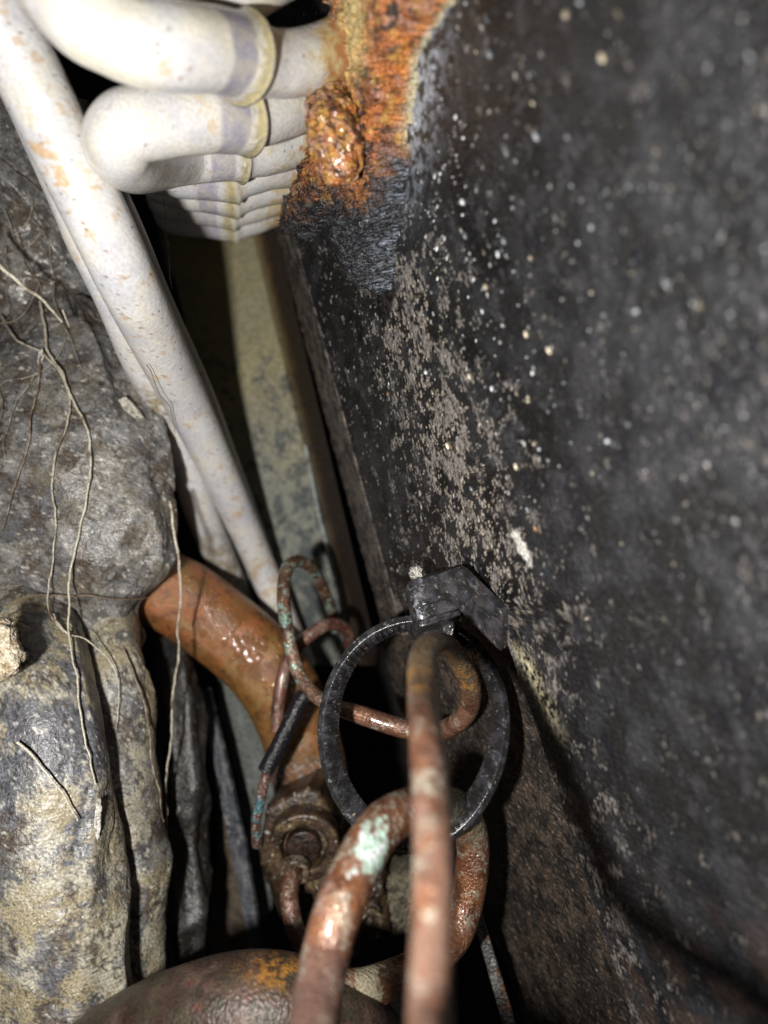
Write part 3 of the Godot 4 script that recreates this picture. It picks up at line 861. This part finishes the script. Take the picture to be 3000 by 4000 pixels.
	# the thin tube behind with its black sleeve
	base = at(1003, 3300, 160)
	r = route([[1085, 2860, 163], [1083, 2790, 164], [1092, 2715, 165], [1110, 2615, 166], [1140, 2550, 166], [1189, 2499, 166], [1262, 2447, 169], [1322, 2440, 173], [1362, 2475, 178], [1365, 2520, 184]], 0.3)
	tag(obj("thin_tube", tube(r, func(_s, _t): return 1.45, func(_s, _t, p): return copper(p, col(0.13, 0.06, 0.045), col(0.20, 0.085, 0.06), 0.45, 0.0), 40), mat(0.35, 0.2, 0.02, 120.0, 0.2)), "thin dark red copper tube hooking behind the mint speckled loop", "copper tube")
	var t := thing("sensor_tube", "thin tube in a black sleeve lying against the copper elbow", "tube", at(1003, 3300, 160))
	r = route([[1200, 2690, 163], [1150, 2790, 162], [1090, 2910, 161], [1040, 3030, 160], [1016, 3131, 160], [1001, 3200, 161], [1003, 3300, 164]], 0.3)
	obj("tube", tube(r, func(_s, _t): return 1.1, func(_s, _t, p): return col(0.13, 0.065, 0.05).lerp(col(0.05, 0.22, 0.26), 0.8 * sm(-0.1, 0.2, n(p, 0.4)) * sm(3080.0, 3150.0, seen(p).y)).lerp(col(0.55, 0.52, 0.48), sm(0.25, 0.4, n(p, 1.2))), 32), mat(0.3, 0.1, 0.02, 120.0, 0.4), t)
	r = route([[1190, 2709, 160.5], [1145, 2795, 160], [1090, 2910, 159], [1037, 3012, 158.5]], 0.3)
	obj("black_sleeve", tube(r, func(s, t2): return 1.72 + 0.05 * na.get_noise_3d(s * 0.4, t2, 2.0), func(_s, _t, p): return col(0.014, 0.014, 0.017).lerp(col(0.30, 0.29, 0.28), 0.6 * sm(0.60, 0.68, n(p, 0.9))), 44), mat(0.3, 0.0, 0.015, 120.0, 0.0), t)

# ---------------------------------------------------------------- cable tie and its clip
# a box with rounded edges: half axes x, y, z; soft 0 is sharp
func slab(c: Vector3, x: Vector3, y: Vector3, z: Vector3, soft_: float, paint: Callable) -> ArrayMesh:
	var power := 2.0 / soft_
	var f := func(a: float, b: float) -> Vector3:
		var th := lerpf(-PI / 2, PI / 2, a)
		var ph := b * TAU
		var q := pow(pow(absf(cos(ph)), power) + pow(absf(sin(ph)), power), -1.0 / power)
		var w := pow(pow(absf(cos(th)), power) + pow(absf(sin(th)), power), -1.0 / power)
		return c + (x * (cos(ph) * q) + y * (sin(ph) * q)) * (cos(th) * w) + z * (sin(th) * w)
	return grid(96, 160, f, func(_a, _b, p): return paint.call(p), true, x.cross(y).dot(z) > 0.0)

func build_tie() -> void:
	var o := thing("cable_tie", "black toothed cable tie looped around the copper tubes", "cable tie", at(1560, 3300, 124))
	var plastic := mat(0.32, 0.0, 0.004, 130.0)
	var tint := func(p: Vector3) -> Color:
		var c := col(0.020, 0.020, 0.023).lerp(col(0.048, 0.048, 0.056), sm(-0.1, 0.4, n(p, 0.35)))
		c = c.lerp(col(0.34, 0.33, 0.33), 0.4 * sm(0.40, 0.62, n(p + Vector3(8, 0, 0), 0.5) + 0.5 * n(p, 1.8)))
		return c.lerp(col(0.45, 0.36, 0.22), 0.7 * sm(0.62, 0.68, n(p + Vector3(0, 8, 0), 0.8)))
	var steps := 900
	var centre := func(a: float) -> Vector3:
		# a runs round from the top, anticlockwise in the picture
		var u := 1618.0 - 335.0 * sin(a) * (1.0 + 0.06 * cos(a)) + 14.0 * cos(a)
		var v := 2858.0 - 425.0 * cos(a)
		var d := 129.0 + 8.0 * cos(a) + 4.0 * sin(a)
		return at(u, v, d)
	var f := func(x: float, y: float) -> Vector3:
		var a := x * TAU
		var p: Vector3 = centre.call(a)
		var tan: Vector3 = ((centre.call(a + 0.01) as Vector3) - (centre.call(a - 0.01) as Vector3)).normalized()
		var out: Vector3 = (p - at(1618, 2858, 133))
		out = (out - tan * out.dot(tan))
		out.z = 0.0
		out = out.normalized()
		var lean := 0.50 + 0.12 * sin(a)
		var wide := (Vector3(0, 0, 1) * sqrt(1.0 - lean * lean) + out * lean).normalized()
		var thin := tan.cross(wide).normalized()
		if thin.dot(out) < 0.0: thin = -thin
		# rounded rectangle 4.4 x 1.2 mm, its inner face toothed
		var th := y * TAU
		var cx := cos(th)
		var sy := sin(th)
		var q := pow(pow(absf(cx), 6.0) + pow(absf(sy), 6.0), -1.0 / 6.0)
		var w := 2.2 * cx * q
		var h := 0.85 * sy * q
		if sy < 0.0 and absf(w) < 1.65:
			var saw := fposmod(x * 92.0, 1.0)
			h -= 0.55 * (1.0 - saw) * sm(0.0, 0.12, saw) - 0.15
		return p + wide * w + thin * h + Vector3(0.05, 0.05, 0) * n(p, 0.4)
	obj("strap", grid(steps, 44, f, func(_x, _y, p): return tint.call(p), true, true), plastic, o)

	var clip := thing("tie_clip", "black clip stuck on the black wall, holding the cable tie", "clip", at(1900, 2530, 124))
	var clip_tint := func(p: Vector3) -> Color:
		var c: Color = tint.call(p + Vector3(40, 0, 0))
		return c.lerp(col(0.14, 0.12, 0.12), 0.22 * sm(-0.1, 0.3, n(p, 0.3))).lerp(col(0.28, 0.30, 0.36), 0.6 * sm(0.12, 0.35, n(p, 0.9)) * sm(60.0, 0.0, absf(seen(p).x - 1625.0)))  # bluish light on the head's left face is put into the tint
	# head block with rounded edges, and the thin base plate sloping down to the wall
	var mid := at(1702, 2340, 130.5)
	var hx := Vector3(0.955, 0.26, -0.14).normalized()
	var hy := Vector3(-0.25, 0.93, -0.28).normalized()
	var hz := hx.cross(hy).normalized()
	obj("head", slab(mid, hx * 4.7, hy * 4.1, hz * 3.6, 0.30, clip_tint), plastic, clip)
	obj("head_rib", slab(mid + hz * 3.2 - hy * 0.6 + hx * 0.3, hx * 3.6, hy * 0.5, hz * 0.9, 0.35, clip_tint), plastic, clip)
	obj("head_hood", slab(mid - hy * 3.9 + hz * 0.6 - hx * 1.0, hx * 4.0, hy * 0.7, hz * 4.2, 0.3, clip_tint), plastic, clip)
	var qa := at(1792, 2210, wall_depth(1792, 2210) - 7.5)
	var qb := at(1984, 2392, wall_depth(1984, 2392) - 1.2)
	var qc := at(1966, 2536, wall_depth(1966, 2536) - 1.2)
	var qd := at(1806, 2372, wall_depth(1806, 2372) - 7.5)
	var px := (qb + qc - qa - qd) * 0.25
	var py := (qc + qd - qa - qb) * 0.25
	obj("base_plate", slab((qa + qb + qc + qd) * 0.25, px, py, px.cross(py).normalized() * 0.9, 0.12, clip_tint), plastic, clip)
	obj("base_wing", slab(qd.lerp(qa, 0.5) + Vector3(-2.2, -0.6, -2.6), Vector3(2.6, 1.2, 2.4), py * 0.9, Vector3(0.5, 0.1, -0.6), 0.2, clip_tint), plastic, clip)
	obj("pawl", plate([[1720, 2405], [1745, 2398], [1772, 2420], [1790, 2500], [1780, 2560], [1745, 2540], [1728, 2470]], func(_u, _v): return 131.0, Vector3(0.5, 0, -4.0), 0.5, clip_tint, 100, 0.2, 0.5), plastic, clip)
	obj("glue_tip", plate([[1612, 2222], [1632, 2212], [1652, 2230], [1660, 2262], [1640, 2276], [1614, 2268], [1604, 2248]], func(_u, _v): return 128.5, Vector3(0, 0, -3.0), 0.6, func(p): return col(0.48, 0.46, 0.42).lerp(col(0.10, 0.10, 0.10), sm(0.0, 0.3, n(p, 0.9))), 80, 0.8, 0.8), plastic, clip)

# ---------------------------------------------------------------- the valve
func ring_mesh(c: Vector3, axis: Vector3, profile: Array, paint: Callable, seg := 96, lump := 0.0) -> ArrayMesh:
	# profile: [radius, along] pairs, smoothly followed
	var x := axis.cross(Vector3(0, 1, 0)).normalized()
	var y := axis.cross(x).normalized()
	var rows := (profile.size() - 1) * 6
	var f := func(a: float, b: float) -> Vector3:
		var q := a * (profile.size() - 1)
		var i := mini(int(q), profile.size() - 2)
		var k := q - i
		var rad := lerpf(profile[i][0], profile[i + 1][0], k)
		var h := lerpf(profile[i][1], profile[i + 1][1], k)
		var th := b * TAU
		var p := c + (x * cos(th) + y * sin(th)) * rad + axis * h
		if lump > 0.0:
			p += (p - c).normalized() * lump * (n(p, 0.35) + 0.5 * n(p, 1.2))
		return p
	return grid(rows, seg, f, func(_a, _b, p): return paint.call(p), true, true)

func build_valve() -> void:
	var grime := func(p: Vector3) -> Color:
		var c := col(0.065, 0.038, 0.024).lerp(col(0.125, 0.083, 0.045), sm(-0.25, 0.45, n(p, 0.15) + 0.35 * n(p, 0.7)))
		c = c.lerp(col(0.025, 0.017, 0.013), 0.85 * sm(0.02, 0.35, n(p + Vector3(9, 0, 0), 0.3)))
		c = c.lerp(col(0.30, 0.22, 0.09), 0.6 * sm(0.36, 0.52, n(p + Vector3(0, 9, 0), 0.6)))
		return c.lerp(col(0.60, 0.58, 0.50), 0.9 * sm(0.52, 0.60, n(p + Vector3(0, 0, 9), 0.8)))
	var wet := mat(0.55, 0.05, 0.010, 60.0, 0.05)
	var o := thing("valve", "grimy brass valve with a round flange below the copper elbow", "valve", at(1190, 3560, 178))
	var c := at(1189, 3302, 163)
	var axis := Vector3(0.04, -0.08, 1.0).normalized()
	obj("body", plate([[1040, 3150], [1112, 3112], [1199, 3071], [1247, 3093], [1290, 3175], [1330, 3280], [1335, 3400], [1300, 3480], [1200, 3500], [1088, 3462], [1011, 3384], [1018, 3270]], func(u, v): return 166.0, Vector3(2.0, -1.0, -20.0), 1.2, grime, 220, 0.05, 0.35), wet, o)
	obj("flange", ring_mesh(c, axis, [[7.7, -3.5], [7.7, 0.9], [7.4, 1.4], [7.0, 1.55], [5.5, 1.55], [5.05, 1.2], [4.95, -3.0], [4.9, -5.0]], grime, 110, 0.02), wet, o)
	obj("bore", ring_mesh(c - Vector3(0.3, 1.2, 0), axis, [[4.9, -5.2], [4.0, -4.8], [3.9, -1.6], [3.5, -1.0], [1.5, -0.8], [0.02, -0.8]], func(p): return col(0.016, 0.009, 0.007).lerp(col(0.045, 0.022, 0.015), sm(-0.1, 0.4, n(p, 0.4))), 90, 0.08), wet, o)
	obj("stem_collar", ring_mesh(at(1152, 3412, 161), Vector3(0, -0.35, 1.0).normalized(), [[3.1, -2.0], [3.15, 0.0], [2.9, 0.35], [2.35, 0.35], [2.2, 0.0], [2.1, -1.5]], func(p): return (grime.call(p) as Color).lerp(col(0.34, 0.30, 0.24), 0.5 * sm(-0.1, 0.2, n(p, 1.0))), 70, 0.05), wet, o)
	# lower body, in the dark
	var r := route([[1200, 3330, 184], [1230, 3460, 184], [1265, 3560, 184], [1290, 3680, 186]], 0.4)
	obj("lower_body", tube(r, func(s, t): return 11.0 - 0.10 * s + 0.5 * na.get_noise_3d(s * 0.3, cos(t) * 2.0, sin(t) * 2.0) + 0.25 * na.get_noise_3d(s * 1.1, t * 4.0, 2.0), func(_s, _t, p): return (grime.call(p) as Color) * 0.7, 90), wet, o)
	base = at(1190, 3760, 150)
	r = route([[1152, 3405, 163], [1140, 3425, 160.5], [1131, 3465, 159], [1131, 3530, 157], [1150, 3620, 155], [1190, 3710, 153], [1260, 3800, 151], [1360, 3900, 150]], 0.25)
	tag(obj("feeder_tube", tube(r, func(_s, _t): return 1.95, func(_s, _t, p): return copper(p + Vector3(5, 0, 0), col(0.14, 0.065, 0.045), col(0.22, 0.10, 0.06), 0.5, 0.0), 48), mat(0.3, 0.2, 0.02, 120.0, 0.3)), "short brown tube curving down out of the valve", "copper tube")
	# block of pebbled insulation behind the tubes
	base = at(1520, 3660, 184)
	var blk := plate([[1505, 3430], [1560, 3412], [1660, 3405], [1700, 3480], [1690, 3620], [1640, 3668], [1520, 3660], [1508, 3560]], func(u, v): return 172.0 + 0.01 * (u - 1500.0), Vector3(2, 0, -12), 1.2, func(p): return col(0.15, 0.13, 0.085).lerp(col(0.30, 0.27, 0.19), sm(-0.2, 0.3, n(p, 0.5) + 0.6 * n(p, 1.6))).lerp(col(0.03, 0.025, 0.02), 0.8 * sm(0.1, 0.35, n(p + Vector3(5, 5, 5), 0.8))), 180, 0.8, 0.5)
	tag(obj("foam_block", blk, mat(0.8, 0.0, 0.08, 90.0)), "pebbled olive foam block behind the upright copper tube", "foam block")
	base = at(1460, 3680, 178)
	var chunk := plate([[1380, 3420], [1470, 3410], [1496, 3440], [1500, 3540], [1520, 3640], [1470, 3690], [1380, 3660], [1350, 3560]], func(u, v): return 168.0, Vector3(1, 0, -10), 1.4, func(p): return (grime.call(p + Vector3(70, 0, 0)) as Color) * 0.9, 160, 1.5, 0.4)
	tag(obj("dirt_clod", chunk, wet), "dark brown dirt clod right of the valve, beside the foam block", "dirt")

# ---------------------------------------------------------------- steel odds and ends deep in the gap
func build_steel() -> void:
	base = at(1000, 3780, 196)
	var blue := func(p: Vector3) -> Color:
		return col(0.06, 0.065, 0.085).lerp(col(0.14, 0.15, 0.18), sm(-0.2, 0.3, n(p, 0.3) + 0.4 * n(p, 1.2))).lerp(col(0.42, 0.42, 0.40), 0.85 * sm(0.18, 0.4, n(p + Vector3(3, 3, 3), 0.45) + 0.4 * n(p, 1.6)))
	var st := plate([[788, 2690], [812, 2690], [838, 2800], [868, 2920], [905, 3080], [950, 3280], [985, 3480], [1010, 3640], [1030, 3780], [985, 3790], [962, 3640], [925, 3440], [890, 3280], [852, 3080], [812, 2880], [786, 2760]], func(u, v): return 192.0, Vector3(0.5, 0, -1.6), 0.4, blue, 300)
	tag(obj("steel_strip", st, mat(0.4, 0.3, 0.03, 90.0)), "long blue grey steel strip with white specks left of the valve", "steel strip")
	base = at(900, 3780, 204)
	var rp := plate([[838, 3040], [870, 3150], [905, 3320], [940, 3480], [975, 3660], [985, 3780], [790, 3790], [800, 3660], [840, 3500], [850, 3300]], func(u, v): return 201.0, Vector3(0, 0, -2), 0.4, func(p): return col(0.16, 0.12, 0.085).lerp(col(0.30, 0.14, 0.05), sm(0.0, 0.3, n(p, 0.2) + 0.012 * (seen(p).x - (845.0 + (seen(p).y - 3100.0) * 0.2)) - 0.5)).lerp(col(0.08, 0.06, 0.045), sm(0.1, 0.4, n(p, 0.3))), 200)
	tag(obj("rusty_plate", rp, mat(0.7, 0.1, 0.05, 70.0)), "brown plate with a rusty edge behind the steel strip", "plate")
	base = at(980, 3600, 216)
	var gs := plate([[850, 2640], [960, 2700], [1080, 2900], [1080, 3250], [1060, 3560], [1010, 3600], [960, 3250], [900, 2920], [850, 2760]], func(u, v): return 213.0, Vector3(0, 0, -2), 0.4, func(p): return col(0.13, 0.145, 0.13).lerp(col(0.22, 0.235, 0.225), sm(0.0, 0.4, n(p, 0.25))), 160)
	tag(obj("grey_sheet", gs, mat(0.6, 0.0, 0.03, 60.0)), "dull grey green sheet seen under the copper elbow", "sheet")
	base = at(1990, 4050, 150)
	var lip := plate([[1835, 3500], [1862, 3500], [1905, 3640], [1955, 3800], [2005, 3960], [2035, 4080], [1985, 4080], [1940, 3920], [1890, 3740], [1850, 3600]], func(u, v): return 148.0, Vector3(0, 0, -2.0), 0.5, func(p): return col(0.12, 0.12, 0.115).lerp(col(0.30, 0.30, 0.28), sm(0.0, 0.4, n(p, 0.4))).lerp(col(0.20, 0.09, 0.05), sm(0.05, 0.35, n(p + Vector3(5, 0, 0), 0.3))), 200)
	tag(obj("metal_lip", lip, mat(0.5, 0.2, 0.03, 80.0)), "grey metal lip with rust near the bottom, right of the upright tube", "metal strip")

# ---------------------------------------------------------------- roots and straw over the wraps
func surface_depth(u: float, v: float, fall: float) -> float:
	var best := 1e9
	for i in range(-1, 2):
		for j in range(-1, 2):
			best = minf(best, front.get(Vector2i(int(u / 12.0) + i, int(v / 12.0) + j), 1e9))
	return best if best < 1e8 else fall

func root(called: String, label: String, category: String, pts: Array, radius: float, pale: float, off := 0.9, taper := true, group := "roots hanging over the wraps") -> void:
	var list := []
	var last := 140.0
	for p in pts:
		var d: float = p[2] if p.size() > 2 else surface_depth(p[0], p[1], last + off) - off
		last = d
		list.append([p[0], p[1], d])
	# no sudden jumps in depth
	for k in 2:
		for i in range(1, list.size() - 1):
			list[i][2] = minf(list[i][2], 0.5 * list[i][2] + 0.25 * (list[i - 1][2] + list[i + 1][2]))
	radius *= 0.78
	base = at(list[-1][0], list[-1][1], list[-1][2])
	var r := route(list, 0.3)
	for i in r.c.size():
		r.c[i] += Vector3(na.get_noise_2d(i * 0.017, radius * 90.0), na.get_noise_2d(i * 0.017, 50.0 + radius * 90.0), 0.0) * 0.9 + Vector3(na.get_noise_2d(i * 0.11, radius * 30.0), 0.0, 0.0) * 0.10
	var m := tube(r, func(s, t): return radius * (1.0 if not taper else lerpf(1.15, 0.55, s / r.long)) * (1.0 + 0.35 * na.get_noise_3d(s * 0.8, t, radius * 40.0)), func(s, _t, p):
		var c := col(0.16, 0.105, 0.065).lerp(col(0.60, 0.56, 0.45), pale * sm(-0.45 , 0.1 , n(p, 0.25) + 0.3 * n(p, 1.4) + (pale - 0.6)))
		return c.lerp(col(0.06, 0.04, 0.03), 0.6 * (1.3 - pale) * sm(0.1, 0.4, n(p + Vector3(9, 9, 0), 0.35))), 10)
	tag(obj(called, m, mat(0.6, 0.0, 0.0, 120.0)), label, category, group)

func chip(label: String, outline: Array, tone: Color, thick := 0.6) -> void:
	var mid := Vector2.ZERO
	for q in outline:
		mid += Vector2(q[0], q[1]) / outline.size()
	var d := surface_depth(mid.x, mid.y, 150.0) - 0.9
	base = at(mid.x, mid.y, d)
	var pl := plate(outline, func(u, v): return d + 0.012 * (u - mid.x) + 0.01 * (v - mid.y), Vector3(0, 0, -thick), 0.12, func(p): return tone.lerp(tone * 0.4, sm(0.0, 0.4, n(p, 0.8) + 0.4 * n(p, 2.2))), 80, 0.22, 0.5)
	tag(obj("bark_chip", pl, mat(0.7, 0.0, 0.02, 120.0)), label, "chip", "chips stuck on the wraps")

func build_roots() -> void:
	chip("pale grey chip stuck beside the white pipe's dirty olive patch", [[462, 1560], [492, 1548], [540, 1600], [560, 1632], [530, 1636], [480, 1600]], col(0.42, 0.40, 0.34))
	chip("long white chip standing on the root at the top of the grey wrap", [[150, 1372], [162, 1360], [170, 1392], [158, 1432], [146, 1420]], col(0.6, 0.58, 0.52), 0.4)
	chip("tall white sliver on the right edge of the stained wrap", [[372, 3128], [392, 3120], [396, 3180], [388, 3270], [372, 3290], [366, 3220]], col(0.66, 0.64, 0.58), 0.4)
	root("root", "long pale root down the middle of the grey wrap into the stained wrap", "root", [[160, 1180], [185, 1350], [255, 1480], [325, 1660], [352, 1780], [340, 1900], [310, 2050], [278, 2200], [268, 2400], [285, 2560], [310, 2720], [335, 2880], [375, 3060]], 0.34, 0.9)
	root("root", "pale root left of the long one, curving past the grey wrap's top", "root", [[0, 1230], [70, 1330], [160, 1380], [240, 1470], [275, 1560], [250, 1680], [205, 1790], [200, 1900], [215, 2030], [200, 2180], [195, 2320], [205, 2400], [260, 2470]], 0.30, 0.75)
	root("root", "brown root hanging in front of the copper elbow's left end", "root", [[664, 1960, 150], [680, 2060, 150], [697, 2180, 150], [705, 2300, 152], [698, 2450, 155], [690, 2560, 158], [676, 2700, 160], [668, 2860, 160], [655, 3060, 160], [648, 3300, 159], [650, 3560, 158]], 0.36, 0.7)
	root("root", "thin forked root lying on the grey wrap above the stained wrap", "root", [[210, 2392], [260, 2462], [340, 2510], [420, 2575], [455, 2640], [462, 2740], [458, 2850]], 0.2, 0.9)
	root("root", "thin brown root running sideways to the copper elbow", "root", [[130, 2318], [230, 2322], [350, 2332], [470, 2345], [575, 2342]], 0.2, 0.1)
	root("root", "fine root along the left edge of the grey wrap", "root", [[158, 1380], [140, 1520], [118, 1680], [80, 1830], [40, 1960], [0, 2080]], 0.24, 0.35)
	root("root", "short white bristle slanting across the blue black stain", "root", [[70, 2890], [130, 2960], [190, 3040], [250, 3120], [295, 3195]], 0.28, 1.0, 1.7)
	root("root", "dark root along the right edge of the wrinkled wrap", "root", [[480, 2540], [520, 2640], [560, 2760], [590, 2900], [610, 3060], [640, 3200]], 0.25, 0.4)
	root("hair", "hair thin fibre hanging from the lowest white bend", "fibre", [[640, 790, 150], [650, 900, 152], [668, 1030, 154], [676, 1130, 155]], 0.10, 0.6, 0.9, false, "")
	root("hair", "hair thin fibre curled on the thickest white pipe", "fibre", [[578, 1425, 135], [612, 1500, 140], [655, 1575, 147], [665, 1620, 152], [690, 1680, 157]], 0.09, 0.0, 0.9, false, "")
	root("straw", "pale yellow straw sticking in from the left edge", "straw", [[-60, 960, 138], [0, 1035, 139], [80, 1105, 141], [150, 1160, 144], [240, 1250, 148]], 0.55, 1.0, 0.9, true, "")
	root("straw", "short pale straw on the crumpled wrap beside the white pipes", "straw", [[252, 1205, 150], [262, 1240, 150], [270, 1268, 151]], 0.22, 1.0, 0.9, true, "")
	# hair thin rootlets tangled over the wraps at the upper left
	for k in 16:
		var u := rng.randf_range(-20.0, 330.0)
		var v := rng.randf_range(560.0, 1500.0)
		var way := rng.randf_range(0.9, 2.2)
		var list := []
		for i in 7:
			list.append([u, v])
			way += rng.randf_range(-0.5, 0.5)
			u += cos(way) * 62.0
			v += sin(way) * 62.0
		root("rootlet", "hair thin rootlet tangled over the dark wraps at upper left", "root", list, 0.13, rng.randf_range(0.1, 0.7), 0.7, true, "hair thin rootlets at upper left")
